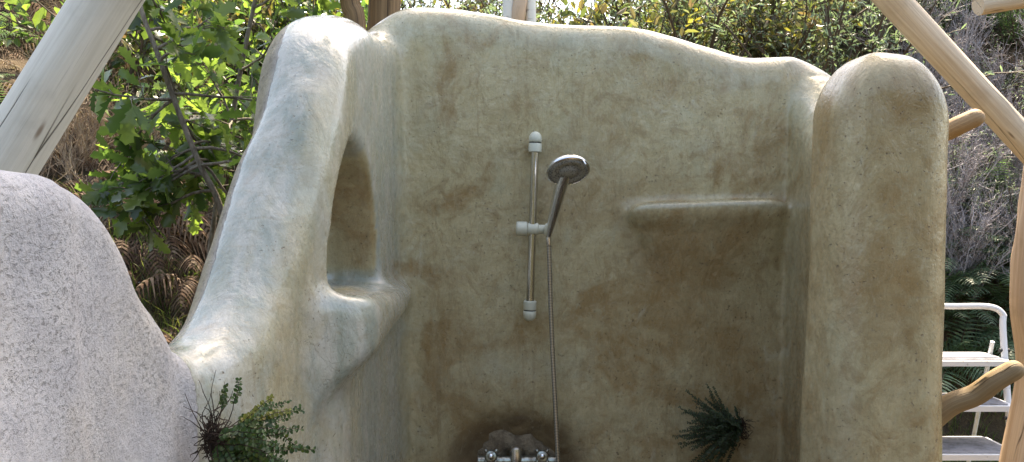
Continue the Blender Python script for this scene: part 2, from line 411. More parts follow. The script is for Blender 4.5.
    brown = .34*pil+.95*pil*mid*ss(1.1, 1.4, V[:, 2])+.78*ss(2.1, .9, V[:, 2])*ss(-.40, -.30, V[:, 0])*ss(2.3, 2.6, V[:, 1])  # pillar's own brown, plus shade painted browner down the inner back wall
    nic = samp(ni, V); shl = samp(shelf, V)
    green = green*(1-.45*np.exp(-((d_v-.105)/.032)**2)*ss(UK(8), UK(10), u_v)*ss(UK(15)+.1, UK(14), u_v)*(V[:, 0] > -.66))
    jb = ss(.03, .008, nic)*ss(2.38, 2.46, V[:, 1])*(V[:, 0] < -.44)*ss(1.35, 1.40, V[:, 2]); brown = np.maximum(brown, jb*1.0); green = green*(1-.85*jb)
    brown = np.maximum(brown, 1.15*ss(.02, 0, shl)*ss(.02, .10, (P(700, 203, 2.9).z-V[:, 2])))  # shadow under the ledge painted in as brown
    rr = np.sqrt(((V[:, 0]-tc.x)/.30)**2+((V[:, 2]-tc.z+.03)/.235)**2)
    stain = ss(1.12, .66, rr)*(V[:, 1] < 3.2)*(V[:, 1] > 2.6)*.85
    dl = np.abs((V[:, 0]-P(625, 0, 2.9).x)-(P(0, 225, 2.9).z-V[:, 2])*.42)
    stain = np.maximum(stain, .35*ss(.035, 0, dl)*ss(P(0, 300, 2.9).z, P(0, 250, 2.9).z, V[:, 2])*ss(P(0, 205, 2.9).z, P(0, 225, 2.9).z, V[:, 2])*(V[:, 1] > 2.7))  # plus a darker slanting crease at the ledge's left end
    # parts
    fc = V[F].mean(1); nif = nic[F].mean(1); shf = shl[F].mean(1); sif = samp(sill, V)[F].mean(1)
    holf = samp(hol, V)[F].mean(1)
    lab = np.zeros(len(F), int)
    lab[(nif < .010)] = 1
    lab[(shf < .014) & (fc[:, 1] < 2.985)] = 2
    lab[(sif < .018) & (lab == 0)] = 3
    lab[(holf < .008) & (fc[:, 1] > 2.9)] = 4
    mat = wall_material()
    root = empty('cob_wall', (0, 0, 0), 'curved hand-plastered shower wall wrapping round from the white left side to the rounded right pillar', 'wall')
    names = ['wall_body', 'niche', 'ledge', 'niche_sill', 'tap_recess']
    partlab = [None, 'arched niche with brown back', 'thin ledge on the back wall, sky light painted along its edge', 'rounded grey sill swelling below the niche', 'dark brown stained hollow around the tap']
    for k in range(5):
        Fk = F[lab == k]
        if not len(Fk): continue
        used, inv = np.unique(Fk, return_inverse=True); Fk = inv.reshape(Fk.shape)
        me = bpy.data.meshes.new(names[k]); me.vertices.add(len(used)); me.vertices.foreach_set('co', V[used].astype(np.float32).ravel())
        me.loops.add(Fk.size); me.loops.foreach_set('vertex_index', Fk.ravel().astype(np.int32))
        me.polygons.add(len(Fk)); me.polygons.foreach_set('loop_start', np.arange(0, Fk.size, 4, dtype=np.int32))
        me.update(calc_edges=True); me.validate()
        me.polygons.foreach_set('use_smooth', np.ones(len(me.polygons), bool))
        if len(me.vertices) == len(used): me.normals_split_custom_set_from_vertices(Nn[used].tolist())
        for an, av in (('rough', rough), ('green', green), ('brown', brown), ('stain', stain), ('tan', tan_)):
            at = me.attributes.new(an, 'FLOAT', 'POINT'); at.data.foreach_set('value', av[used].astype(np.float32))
        me.materials.append(mat)
        o = link(bpy.data.objects.new(names[k], me)); o.parent = root
        if partlab[k]: o['label'] = partlab[k]
    print('wall verts', len(V))
build_wall()

# ------------------------------------------------------------------ ground and bank
def bank_h(x, y):
    lerp = lambda a, b, t: a+(b-a)*max(0, min(1, t))
    y0 = lerp(3.55, 4.8, (x+1.5)/3.2)
    if x < -1.5: y0 = 3.55-.25*min(3, (-1.5-x))
    cap = 2.35+2.6*max(0, min(1, (abs(x-.1+.15)-1.6)/1.6))
    if x < 0: cap = 2.5+2.8*max(0, min(1, (-x-2.6)/1.6))
    t = max(0, y-y0); h = 1.25*t
    h = cap*(1-math.exp(-h/cap*1.7)) if h > 0 else 0
    wob = (math.sin(x*2.1+1)*math.sin(y*1.7)*.18+math.sin(x*5.3)*math.sin(y*4.1+2)*.06)*min(1, t*1.2)
    return h+wob+.012*math.sin(x*3)*math.sin(y*2.3)+(.0 if y > -2 else 0)
def soil_material():
    m = N('forest_soil'); p = m.n('ShaderNodeNewGeometry').outputs['Position']
    c = m.mix(m.rng(m.noise(p, 3, 6, .7), .35, .65), (.045, .030, .018), (.10, .068, .038))
    c = m.mix(m.rng(m.noise(p, 22, 5, .7), .5, .62, 0, .7), c, (.16, .115, .065))
    c = m.mix(m.rng(m.noise(p, 1.3, 4), .52, .62, 0, .8), c, (.035, .055, .015))
    m.set(color=c, rough=.95, normal=m.bump(m.noise(p, 28, 6, .75), 1, .03)); return m.m
SOIL = soil_material()
def grid(name, x0, x1, y0, y1, st, fn, mat, kind='structure'):
    nx = int((x1-x0)/st)+1; ny = int((y1-y0)/st)+1
    v = [(x0+i*st, y0+j*st, fn(x0+i*st, y0+j*st)) for j in range(ny) for i in range(nx)]
    fcs = [(j*nx+i, j*nx+i+1, (j+1)*nx+i+1, (j+1)*nx+i) for j in range(ny-1) for i in range(nx-1)]
    return tag(mesh_obj(name, v, fcs, mat), kind=kind)
grid('bank', -9, 9, 1.8, 12, .12, lambda x, y: bank_h(x, y)+.01-(.14 if y < 2.0 else 0), SOIL)
def far_ground(x, y): return -.04 if abs(x) < 40 and -20 < y < 40 else -.04+.03*(math.hypot(x, y)-20)*.2
grid('ground', -300, 300, -300, 300, 12, lambda x, y: -.04, SOIL)
def blocker_hill_h(x, y):
    t = max(0, -3.4-y); return -.02+4.2*(1-math.exp(-t*.9))+.2*math.sin(x*1.1+y)*min(1, t)  # unseen hill added behind the camera to cut the low light
m_ = N('blocker_hill_scrub'); p_ = m_.n('ShaderNodeNewGeometry').outputs['Position']
m_.set(color=m_.mix(m_.rng(m_.noise(p_, 2.2, 6, .7), .35, .65), (.03, .045, .015), (.085, .075, .035)), rough=.95, normal=m_.bump(m_.noise(p_, 6, 6, .8), 1, .25))
grid('blocker_hill', -14, 14, -14, -3.3, .3, blocker_hill_h, m_.m)

# ------------------------------------------------------------------ wood
def wood(name, a, b, grain=1.0, crack=.5, grey=0):
    m = N(name); uv = m.n('ShaderNodeUVMap'); uv.uv_map = 'UVMap'
    g = m.n('ShaderNodeNewGeometry').outputs['Position']
    u = uv.outputs[0]
    gr = m.noise(m.map(u, (14, 1.2*grain, 1)), 2.2, 6, .7, .35); pt = m.noise(g, 9, 4, .6)
    c = m.mix(m.rng(gr, .3, .7), a, b)
    c = m.mix(m.rng(pt, .5, .72, 0, .35), c, tuple(x*.68 for x in a))
    fine = m.noise(m.map(u, (60, 3, 1)), 2, 3, .6); c = m.mix(m.rng(fine, .58, .75, 0, .4), c, tuple(x*.55 for x in a))
    v = m.n('ShaderNodeTexVoronoi'); v.feature = 'DISTANCE_TO_EDGE'; m.put(v.inputs['Vector'], m.map(m.mix(.06, u, m.n('ShaderNodeTexNoise').outputs['Color']), (5.5, .9, 1))); v.inputs['Scale'].default_value = 1.0
    ck = m.math('MULTIPLY', m.rng(v.outputs['Distance'], .0, .022, 1, 0), m.rng(m.noise(m.map(u, (3, .8, 1)), 2.0, 2), .48, .56))
    ck = m.math('MULTIPLY', ck, crack)
    c = m.mix(ck, c, (.05, .035, .022))
    kn = m.n('ShaderNodeTexVoronoi'); m.put(kn.inputs['Vector'], m.map(u, (4.0, 2.6, 1))); kn.inputs['Scale'].default_value = 1.4
    c = m.mix(m.rng(kn.outputs['Distance'], .03, .10, .75, 0), c, (.16, .085, .04))
    hh = m.math('SUBTRACT', m.math('MULTIPLY', gr, .5), ck)
    m.set(color=c, rough=.62, spec=.35, normal=m.bump(hh, .6, .006)); return m.m
W_GREY = wood('weathered_pale_wood', (.60, .57, .49), (.74, .71, .63), 1, .95)
W_PEEL = wood('peeled_pine', (.60, .45, .31), (.78, .64, .48), 1, .6)
W_BRANCH = wood('barkless_branch', (.25, .17, .092), (.35, .25, .14), 1, .8)
W_PEG = wood('orange_wood', (.34, .21, .11), (.50, .33, .18), 1, .5)
W_BARK = wood('rough_bark', (.13, .075, .035), (.32, .20, .10), .6, .9)
W_POST = wood('pinkish_post', (.50, .35, .24), (.70, .54, .40), .7, .7)
def wobf(seed, amt=.05, knots=3):
    r = random.Random(seed); ks = [(r.uniform(0, 6.28), r.uniform(.1, 2), r.uniform(.06, .14)) for _ in range(knots)]; ph = [r.uniform(0, 6) for _ in range(6)]
    def f(a, l):
        v = 1+amt*math.sin(2*a+ph[0]+l*1.3)+amt*.6*math.sin(3*a+ph[1]-l*3)+amt*.5*math.sin(7*l+ph[2])+amt*.25*math.sin(9*a+ph[3]+l*2)
        for (ka, kl, kh) in ks:
            d = ((math.sin((a-ka)/2)*2)**2)/.16+((l-kl)/.06)**2; v += kh*math.exp(-d)
        return v
    return f
def resamp(pts, st=.03):
    out = []
    for a, b in zip(pts[:-1], pts[1:]):
        a, b = Vector(a), Vector(b); n = max(1, int((b-a).length/st))
        out += [a.lerp(b, i/n) for i in range(n)]
    return out+[Vector(pts[-1])]
def cm3(pts, per=10):
    return [Vector(q) for q in catmull([tuple(p) for p in pts], per)]
def log(name, pts, r0, r1, mat, label, cat, seed=1, n=28, curve=False, amt=.035, dome=False, knots=3):
    pts = cm3(pts, 12) if curve else resamp(pts)
    m = MB(); k = len(pts); rad = [r0+(r1-r0)*i/(k-1) for i in range(k)]
    m.tube(pts, rad, n, True, wobf(seed, amt, knots), dome)
    o = m.build(name, mat, None, True, True); shade_auto(o, 50); tag(o, label, cat); return o

a, b = P(17, 145, 1.5), P(112, -8, 1.5); d = (b-a).normalized()
log('leaning_log', [a-d*1.55, b+d*1.3], .058, .052, W_GREY, 'thick bleached leaning log rising out of the top left behind the white wall', 'log', 3, 36, knots=6, amt=.02)
a, b = P(893, 0, 2.7), P(1030, 148, 2.75); d = (b-a).normalized()
log('diagonal_pole', [a-d*1.0, b+d*.25], .046, .049, W_PEEL, 'long peeled pine pole slanting down to the right above the pillar', 'pole', 5)
log('pole_stub', [P(1100, -16, 2.3), P(978, 5, 2.3)], .034, .030, W_PEEL, 'cut end of an orange pole at the top right corner', 'pole', 8)
log('wall_peg', [P(920, 140, 2.35), P(945, 132, 2.33), P(960, 125, 2.30), P(975, 118, 2.28)], .028, .025, W_PEG, 'short pale wooden peg sticking out behind the right pillar, below the diagonal pole', 'peg', 11, 20, True, .03, True)
log('bent_branch', [P(925, 425, 2.12), P(950, 405, 2.10), P(975, 395, 2.08), P(995, 381, 2.05), P(1014, 370, 2.03)], .030, .024, W_BRANCH, 'bent bare branch handle poking out of the pillar in front of the ladder', 'branch', 14, 24, True, .05, True)
log('corner_post', [(P(1031, 0, 2.9).x, 2.9, -.05), (P(1027, 0, 2.9).x, 2.9, .5), P(1033, 380, 2.9), P(1026, 300, 2.9), P(1034, 215, 2.9), P(1040, 150, 2.9), P(1050, 40, 2.9)], .055, .048, W_POST, 'knobbly pinkish post at the right edge behind the ladder', 'post', 17, 28, True, .09, knots=8)
log('round_post', [(P(362, 0, 3.32).x, 3.34, -.03), (P(357, 0, 3.32).x, 3.34, 1.5), P(357, 38, 3.32), P(350, 2, 3.32), P(346, -60, 3.32)], .034, .040, W_BARK, 'slim brown post behind the left hump of the wall', 'post', 21, 20, True, .05)
log('split_post', [(P(384, 0, 3.4).x, 3.42, -.03), P(384, 160, 3.42), P(384, 40, 3.42), P(387, -60, 3.42)], .064, .062, W_BARK, 'broad cracked brown post behind the back left corner of the wall', 'post', 25, 40, True, .06)

# twin pale trunks behind the wall
m_ = N('white_bark'); p_ = m_.n('ShaderNodeNewGeometry').outputs['Position']
c_ = m_.mix(m_.rng(m_.noise(m_.map(p_, (3, 3, 12)), 3, 5, .7), .55, .68), (.78, .77, .72), (.22, .17, .13)); m_.set(color=c_, rough=.7)
WHITE_BARK = m_.m
bt = empty('birch_tree', (P(517, 0, 3.9).x, 3.9, 0), 'pair of chalky white birch trunks behind the middle of the back wall', 'tree')
for px, rr, s in ((508, .030, 31), (530, .026, 33)):
    mm = MB(); mm.tube(resamp([Vector((P(px, 0, 3.9).x, 3.9, -.05))-bt.location, P(px+1, 20, 3.9)-bt.location, Vector((P(px-6, 0, 3.9).x, 3.95, 4.2))-bt.location], .08), rr, 16, True, wobf(s, .05))
    mm.build('trunk', WHITE_BARK, bt)
mm = MB(); mm.tube([P(513, 60, 3.9)-bt.location, P(519, 10, 3.88)-bt.location, P(526, -30, 3.9)-bt.location], .034, 12); mm.build('branch', W_POST, bt)

# ------------------------------------------------------------------ shower fittings
CHROME = N('brushed_chrome'); CHROME.set(color=(.80, .81, .82), rough=.24, metal=1.0); CHROME = CHROME.m
RAILM = N('steel_rail'); RAILM.set(color=(.56, .55, .52), rough=.2, metal=1.0); RAILM = RAILM.m
DULL = N('worn_chrome'); pp = DULL.n('ShaderNodeNewGeometry').outputs['Position']
DULL.set(color=DULL.mix(DULL.rng(DULL.noise(pp, 60, 5), .4, .65), (.42, .45, .40), (.20, .17, .13)), rough=.32, metal=.85); DULL = DULL.m
PLAST = simple('white_plastic', (.60, .60, .49), .4)
DARKP = simple('dark_gap', (.03, .03, .03), .6)
FACEP = N('grey_spray_face'); vv = FACEP.n('ShaderNodeTexVoronoi'); FACEP.put(vv.inputs['Vector'], FACEP.n('ShaderNodeNewGeometry').outputs['Position']); vv.inputs['Scale'].default_value = 130
FACEP.set(color=FACEP.mix(FACEP.rng(vv.outputs['Distance'], .25, .4), (.10, .10, .10), (.36, .36, .34)), rough=.4); FACEP = FACEP.m
def frame(p, z, x=None):
    z = Vector(z).normalized(); x = Vector(x or (1, 0, 0)); x = (x-z*x.dot(z)).normalized(); y = z.cross(x)
    M = Matrix((x, y, z)).transposed().to_4x4(); M.translation = p; return M
YB = 2.90
bt_, bb_ = P(535, 150, YB), P(530, 303, YB); ax = (bt_-bb_).normalized()
rail = empty('shower_rail', bb_, 'vertical steel shower slide rail with white end brackets on the back wall', 'shower rail')
def part(mb, name, mat, par, uv=False): 
    o = mb.build(name, mat, par); par_m = Matrix.Translation(par.location) if par.type == 'EMPTY' else None
    if par_m: o.matrix_parent_inverse = par_m.inverted()
    shade_auto(o, 40); return o
m = MB(); m.tube([bb_-ax*.01, bt_+ax*.01], .0145, 20); part(m, 'rail', RAILM, rail)
for c, s in ((bt_, 1), (bb_, -1)):
    m = MB(); M = frame(c+ax*s*.000, ax*s)
    m.lathe([(.021, -.008), (.0235, -.006), (.0235, .022), (.0225, .024)], M); 
    o = part(m, 'bracket', PLAST, rail)
    m = MB(); m.lathe([(.0215, .0245), (.0215, .028)], M); g = m.build('gap_ring', DARKP, o)
    m = MB(); m.lathe([(.0225, .0285), (.0235, .030), (.0235, .042), (.021, .053), (.014, .062), (.005, .066), (.001, .067)], M); g = m.build('end_cap', PLAST, o)
    m = MB(); m.tube([c+ax*s*.012, c+ax*s*.012+Vector((0, .09, 0))], [.019, .024], 20); g = m.build('wall_foot', PLAST, o)
sc_ = P(532, 229, YB); 
hx = frame(sc_, (1, 0, -.03))
slider = MB(); slider.lathe([(.0, -.016), (.021, -.015), (.0225, -.012), (.0225, .020), (.021, .022), (.0165, .024), (.0165, .052), (.015, .054)], hx)
slo = part(slider, 'slider', PLAST, rail)
m = MB(); m.lathe([(.012, -.058), (.024, -.056), (.026, -.052), (.026, -.020), (.024, -.017), (.016, -.0165)], hx); m.build('knob', PLAST, slo)
hold = P(550, 230, YB-.03)
hd_dir = (P(560, 184, 2.79)-P(549, 232, 2.87)).normalized()
m = MB(); m.lathe([(.0145, -.018), (.0165, -.016), (.018, .018), (.0165, .020)], frame(P(549, 230, 2.87), hd_dir)); m.build('holder_cup', PLAST, slo)
# hand shower
hb = P(548.5, 236, 2.872); hn = Vector((.12, -.60, -.79)).normalized(); hc = P(568, 171, 2.72); ht = hc-hn*.020+Vector((-.004, .004, -.006))
hs = empty('hand_shower', hb, 'chrome hand shower with round grey spray head clipped to the rail, hose hanging down', 'shower head')
m = MB(); k = 16; pts = cm3([hb, hb.lerp(ht, .35)+Vector((0, .004, 0)), hb.lerp(ht, .75)+Vector((0, .002, .0)), ht+Vector((.004, -.006, .004))], 8)
rad = [.011+.0125*math.sin(min(1, i/(len(pts)-1)*1.25)*math.pi/2) - .002*(i/(len(pts)-1))**3 for i in range(len(pts))]
m.tube(pts, rad, 22, dome=True); part(m, 'handle', CHROME, hs)
M = frame(hc-hn*.004, hn)
m = MB(); m.lathe([(.004, -.030), (.030, -.029), (.052, -.024), (.066, -.014), (.0735, -.004), (.0755, .002), (.0745, .008), (.069, .011), (.0675, .009)], M, 48)
head = part(m, 'head', CHROME, hs)
m = MB(); m.lathe([(.0665, .0), (.0665, .0095), (.055, .0115), (.046, .0125), (.044, .0105), (.030, .0105), (.028, .014), (.004, .0145)], M, 48); m.build('spray_face', FACEP, head)
for i in range(3):
    for j in range((12, 20, 30)[i]):
        pass
m = MB()
for i, (rr_, cnt) in enumerate(((.018, 10), (.036, 20), (.060, 34))):
    for j in range(cnt):
        a = 2*math.pi*j/cnt; q = M @ Vector((rr_*math.cos(a), rr_*math.sin(a), .011)); m.tube([q, q+hn*.0045], [.0016, .0011], 6)
m.build('nozzles', simple('rubber_nozzle', (.16, .16, .16), .6), head)
q = M @ Vector((.045, .058, .006))
m = MB(); m.tube([q, q+Vector((.010, -.003, -.017))], [.0035, .0028], 10, dome=True); m.build('lever', CHROME, head)
# hose: ribbed metal
hp = [hb+Vector((.0, 0, .005)), P(549.5, 262, 2.88), P(550.5, 300, 2.885), P(552.5, 350, 2.885), P(555.5, 410, 2.88), P(558, 462, 2.875), P(560, 510, 2.87), P(552, 600, 2.86), P(534, 615, 2.86), P(520, 560, 2.87), P(516, 492, 2.88)]
HOSEM = N('ribbed_steel'); hz = HOSEM.n('ShaderNodeTexWave'); hz.bands_direction = 'Z'; hz.inputs['Scale'].default_value = 55; HOSEM.put(hz.inputs[0], HOSEM.n('ShaderNodeNewGeometry').outputs['Position'])
HOSEM.set(color=HOSEM.mix(hz.outputs['Fac'], (.25, .24, .22), (.66, .66, .64)), rough=.3, metal=.9); HOSEM = HOSEM.m
hp = resamp(cm3(hp, 12), .004); m = MB(); m.tube(hp, [.0078+.0008*(i % 2) for i in range(len(hp))], 12)
part(m, 'hose', HOSEM, hs)
m = MB(); m.lathe([(.0085, -.035), (.0105, -.03), (.0105, .0), (.0095, .006)], frame(hb, (hb-P(549.5, 262, 2.88)).normalized())); part(m, 'hose_nut', CHROME, hs)
# tap
tc = P(516, 458, 3.0)
tap = empty('shower_tap', tc, 'corroded mixer tap with two handles in the dark hollow at the foot of the wall', 'tap')
m = MB(); m.lathe([(.02, -.01), (.024, .0), (.024, .05), (.021, .062), (.012, .068), (.001, .07)], frame(P(516, 452, 2.95)-Vector((0, 0, .045)), (0, 0, 1))); part(m, 'spout_body', CHROME, tap)
m = MB(); m.tube([P(478, 461, 2.955), P(556, 461, 2.955)], .019, 20); part(m, 'mixer_body', DULL, tap)
for px in (491, 542):
    c = P(px, 456, 2.94); M = frame(c, Vector((.0, -1, .25)))
    m = MB(); prof = [(.008, -.03), (.012, -.02), (.020, -.006), (.0235, .004), (.0235, .018), (.019, .024), (.010, .026), (.009, .023), (.001, .022)]
    m.lathe(prof, M, 24); h = part(m, 'tap_handle', DULL, tap)
    m = MB(); m.lathe([(.011, -.001), (.011, .0275), (.001, .029)], M, 16); m.build('handle_cap', CHROME, h)
    m = MB()
    for k in range(4):
        a = math.pi/4+k*math.pi/2; q0 = M @ Vector((.012*math.cos(a), .012*math.sin(a), .012)); q1 = M @ Vector((.027*math.cos(a), .027*math.sin(a), .012)); m.tube([q0, q1], [.006, .007], 10, dome=True)
    m.build('handle_arms', DULL, h)
# broken mortar plug around the tap
r = random.Random(5); m = MB(); ring = 48; rows = []
mo = P(516, 466, 2.99)
for j in range(7):
    t = j/6; row = []
    for i in range(ring):
        a = 2*math.pi*i/ring; rr_ = (.05+.095*t)*(1+.10*math.sin(3*a+1)+.07*math.sin(7*a)+.05*r.uniform(-1, 1))
        row.append(Vector((mo.x+rr_*math.cos(a), 3.012-.022*math.sin(math.pi*min(1, t*1.05))**.5-r.uniform(0, .004), mo.z+.88*rr_*math.sin(a))))
    rows.append(row)
vs_ = [q for row in rows for q in row]
m.add(vs_, [(j*ring+i, j*ring+(i+1) % ring, (j+1)*ring+(i+1) % ring, (j+1)*ring+i) for j in range(6) for i in range(ring)])
mm_ = N('crumbly_mortar'); pp = mm_.n('ShaderNodeNewGeometry').outputs['Position']
mm_.set(color=mm_.mix(mm_.rng(mm_.noise(pp, 24, 5, .7), .40, .62), (.17, .125, .08), (.30, .235, .155)), rough=.9, normal=mm_.bump(mm_.noise(pp, 70, 5, .7), 1, .01))
part(m, 'mortar_collar', mm_.m, tap)

# ------------------------------------------------------------------ step ladder
WPAINT = N('white_paint'); pp = WPAINT.n('ShaderNodeNewGeometry').outputs['Position']
WPAINT.set(color=WPAINT.mix(WPAINT.rng(WPAINT.noise(pp, 25, 5, .7), .62, .72), (.72, .73, .75), (.45, .43, .41)), rough=.35); WPAINT = WPAINT.m
TREAD = N('grey_tread'); pp = TREAD.n('ShaderNodeNewGeometry').outputs['Position']
TREAD.set(color=TREAD.mix(TREAD.rng(TREAD.noise(pp, 18, 5, .7), .4, .65), (.27, .27, .30), (.15, .15, .16)), rough=.6); TREAD = TREAD.m
YT, YG = 3.75, 3.36
rt = P(1003, 330, YT); rb = Vector((P(1034, 0, YG).x, YG, 0.01)); wx = .46
lt = rt+Vector((-wx+.02, 0, 0)); lb = rb+Vector((-wx-.04, 0, 0))
lad = empty('step_ladder', (rt.x-wx/2, 3.6, 0), 'white metal folding step ladder with grey treads, partly hidden by the right pillar', 'step ladder')
m = MB(); c = .07
top = P(1000, 307, YT+.04); top2 = Vector((lt.x, top.y, top.z+.004))
m.tube(cm3([rb, rb.lerp(rt, .5), rt, rt.lerp(top, .6)+Vector((.012, 0, .0)), top+Vector((-.045, 0, 0)), Vector(((top.x+top2.x)/2, top.y, top.z+.003)), top2+Vector((.04, 0, 0)), top2+Vector((-.012, 0, -.02)), lt+Vector((0, 0, -.05)), lt.lerp(lb, .5), lb], 10), .0145, 14)
part(m, 'front_frame', WPAINT, lad)
def railpt(a, b, z): t = (z-b.z)/(a.z-b.z); return b.lerp(a, t)
for i, (py, Yc) in enumerate(((361, 3.68), (405, 3.60), (452, 3.52))):
    z = P(0, py, Yc).z; R_ = railpt(rt, rb, z); L_ = railpt(lt, lb, z); dp = .11+.015*i
    cx = (R_.x+L_.x)/2; hw = (R_.x-L_.x)/2-.018
    m = MB(); m.box((cx, R_.y+.03, z), (hw, dp, .012), None, .02); st = part(m, 'step', WPAINT, lad)
    m = MB(); m.box((cx, R_.y+.03, z+.0145), (hw-.022, dp-.02, .002), None, .01); g = m.build('tread_mat', TREAD, st, False)
# rear legs, hinges, braces
for s, tp in ((0, rt), (1, lt)):
    sx = -.03 if s == 0 else .03
    m = MB(); m.tube([tp+Vector((sx, .03, -.06)), Vector((tp.x+sx*.6+(.03 if s == 0 else -.03), 4.1, .01))], .010, 10); part(m, 'rear_leg', WPAINT, lad)
    z1 = P(0, 375, 3.7).z; a_ = railpt(tp, rb if s == 0 else lb, z1)+Vector((sx, .0, 0)); 
    m = MB(); m.tube([a_+Vector((0, .02, -.02)), a_+Vector((sx*.5, .24, -.18))], .006, 8); part(m, 'brace', WPAINT, lad)
    for zz in (P(0, 349, YT).z, P(0, 418, 3.6).z):
        q = railpt(tp, rb if s == 0 else lb, zz); m = MB(); m.tube([q+Vector((-.024, 0, 0)), q+Vector((.022, 0, 0))], .009, 10); part(m, 'hinge', DARKP, lad)
m = MB(); z1 = .55; m.tube([Vector((lt.x+.02, 3.98, z1)), Vector((rt.x-.02, 3.98, z1))], .007, 8); part(m, 'cross_bar', WPAINT, lad)

# ------------------------------------------------------------------ foliage
def leaf_mat(name, cols, rough=.45, trans=.45, tcol=1.6, spec=.45):
    m = N(name); g = m.n('ShaderNodeNewGeometry'); ri = g.outputs['Random Per Island']
    cr = m.n('ShaderNodeValToRGB'); m.put(cr.inputs[0], ri); el = cr.color_ramp.elements
    el[0].position = 0; el[0].color = (*cols[0], 1); el[1].position = 1; el[1].color = (*cols[-1], 1)
    for i, c in enumerate(cols[1:-1]): e = el.new((i+1)/(len(cols)-1)); e.color = (*c, 1)
    oi = m.n('ShaderNodeObjectInfo').outputs['Random']
    hs_ = m.n('ShaderNodeHueSaturation'); m.put(hs_.inputs['Color'], cr.outputs[0]); m.put(hs_.inputs['Value'], m.rng(oi, 0, 1, .75, 1.25, False))
    m.set(color=hs_.outputs[0], rough=rough, spec=spec)
    if trans:
        tr = m.n('ShaderNodeBsdfTranslucent'); tc_ = m.mix(1.0, hs_.outputs[0], (tcol, tcol*1.1, tcol*.65), 'MULTIPLY'); m.put(tr.inputs[0], tc_)
        mx = m.n('ShaderNodeMixShader'); mx.inputs[0].default_value = trans
        m.t.links.new(m.b.outputs[0], mx.inputs[1]); m.t.links.new(tr.outputs[0], mx.inputs[2]); m.t.links.new(mx.outputs[0], m.out.inputs[0])
    return m.m
OAK = leaf_mat('oak_leaf', [(.035, .065, .024), (.06, .10, .032), (.13, .18, .045), (.04, .06, .028)], .24, .45, 2.3, .6)
BRAC = leaf_mat('dead_bracken', [(.09, .048, .028), (.15, .085, .048), (.06, .035, .022), (.28, .20, .135), (.08, .042, .026)], .8, .3, 1.2)
FERN = leaf_mat('fern_green', [(.08, .14, .08), (.12, .19, .11), (.06, .10, .06)], .45, .35, 1.6)
SHRY = leaf_mat('yellow_leaf', [(.15, .18, .06), (.10, .13, .06), (.30, .25, .06), (.09, .11, .06), (.20, .13, .08), (.18, .20, .13), (.10, .07, .045), (.06, .08, .04)], .3, .4, 1.5)
SHRG = leaf_mat('bluegreen_leaf', [(.15, .21, .16), (.22, .28, .22), (.09, .13, .09)], .5, .35, 1.5)
GORSE = leaf_mat('gorse_green', [(.06, .12, .035), (.09, .17, .05), (.04, .08, .03)], .5, .35, 1.6)
TWIG = leaf_mat('dry_twig', [(.32, .28, .28), (.44, .41, .43), (.18, .15, .15), (.56, .54, .58)], .6, 0)
STRAW = leaf_mat('dry_straw', [(.44, .35, .26), (.26, .18, .12), (.58, .50, .42)], .7, .25, 1.2)
GRASS = leaf_mat('grass_blade', [(.06, .10, .025), (.10, .14, .04), (.17, .16, .07)], .5, .4, 1.6)
DFERN = leaf_mat('dark_leaflet', [(.026, .05, .018), (.042, .072, .024), (.018, .032, .013)], .5, .15, 1.2)
LFERN = leaf_mat('small_leaflet', [(.04, .085, .02), (.06, .12, .028), (.03, .06, .018), (.10, .14, .03)], .4, .3, 1.5)
YLEAF = leaf_mat('yellowing_leaflet', [(.26, .26, .05), (.20, .22, .04), (.30, .22, .06)], .45, .4, 1.4)
ROOT = leaf_mat('dark_root', [(.03, .018, .012), (.06, .035, .022)], .9, 0)
STEM = simple('brown_stem', (.075, .05, .03), .7)
OAKBARK = N('oak_bark'); pp = OAKBARK.n('ShaderNodeNewGeometry').outputs['Position']
OAKBARK.set(color=OAKBARK.mix(OAKBARK.rng(OAKBARK.noise(OAKBARK.map(pp, (1, 1, .3)), 60, 5, .7), .35, .65), (.09, .07, .05), (.22, .19, .15)), rough=.85, normal=OAKBARK.bump(OAKBARK.noise(pp, 90, 4), .7, .006)); OAKBARK = OAKBARK.m

def basis(d, up, roll):
    d = d.normalized(); s = d.cross(up)
    s = s.normalized() if s.length > 1e-4 else Vector((1, 0, 0)); n = s.cross(d)
    c, q = math.cos(roll), math.sin(roll); return d, s*c+n*q, n*c-s*q
OAK_OUT = [(0, .0), (.12, .05), (.2, .16), (.27, .09), (.36, .14), (.45, .27), (.52, .13), (.6, .18), (.70, .30), (.76, .14), (.85, .17), (.93, .10), (1.0, .0)]
def oak_leaf(m, p, d, up, L, roll, r):
    d, s, n = basis(d, up, roll); base = len(m.v); sag = r.uniform(.05, .3); fold = r.uniform(.1, .35); tw = r.uniform(-.15, .15)
    for (t, w_) in OAK_OUT:
        c = p+d*(t*L)-n*(sag*t*t*L)
        m.v.append(c)
        for sg in (1, -1): m.v.append(c+s*(sg*w_*L*r.uniform(.85, 1.1))+n*(w_*fold*L+sg*tw*t*w_*L)+d*(.06*L if w_ > .15 else 0))
    for i in range(len(OAK_OUT)-1):
        a = base+3*i; b = a+3
        m.f.append((a, a+1, b+1, b)); m.f.append((a, b, b+2, a+2))
def leaf(m, p, d, up, L, W, roll=0, fold=.25, sag=.1):
    d, s, n = basis(d, up, roll); b = len(m.v)
    m.v += [p, p+d*L*.3+s*W*.42+n*W*fold*.5, p+d*L*.7+s*W*.38+n*W*fold*.4-n*L*sag*.5, p+d*L-n*L*sag, p+d*L*.7-s*W*.38+n*W*fold*.4-n*L*sag*.5, p+d*L*.3-s*W*.42+n*W*fold*.5, p+d*L*.5-n*L*sag*.25]
    m.f += [(b, b+1, b+6), (b+1, b+2, b+6), (b+2, b+3, b+6), (b+3, b+4, b+6), (b+4, b+5, b+6), (b+5, b, b+6)]
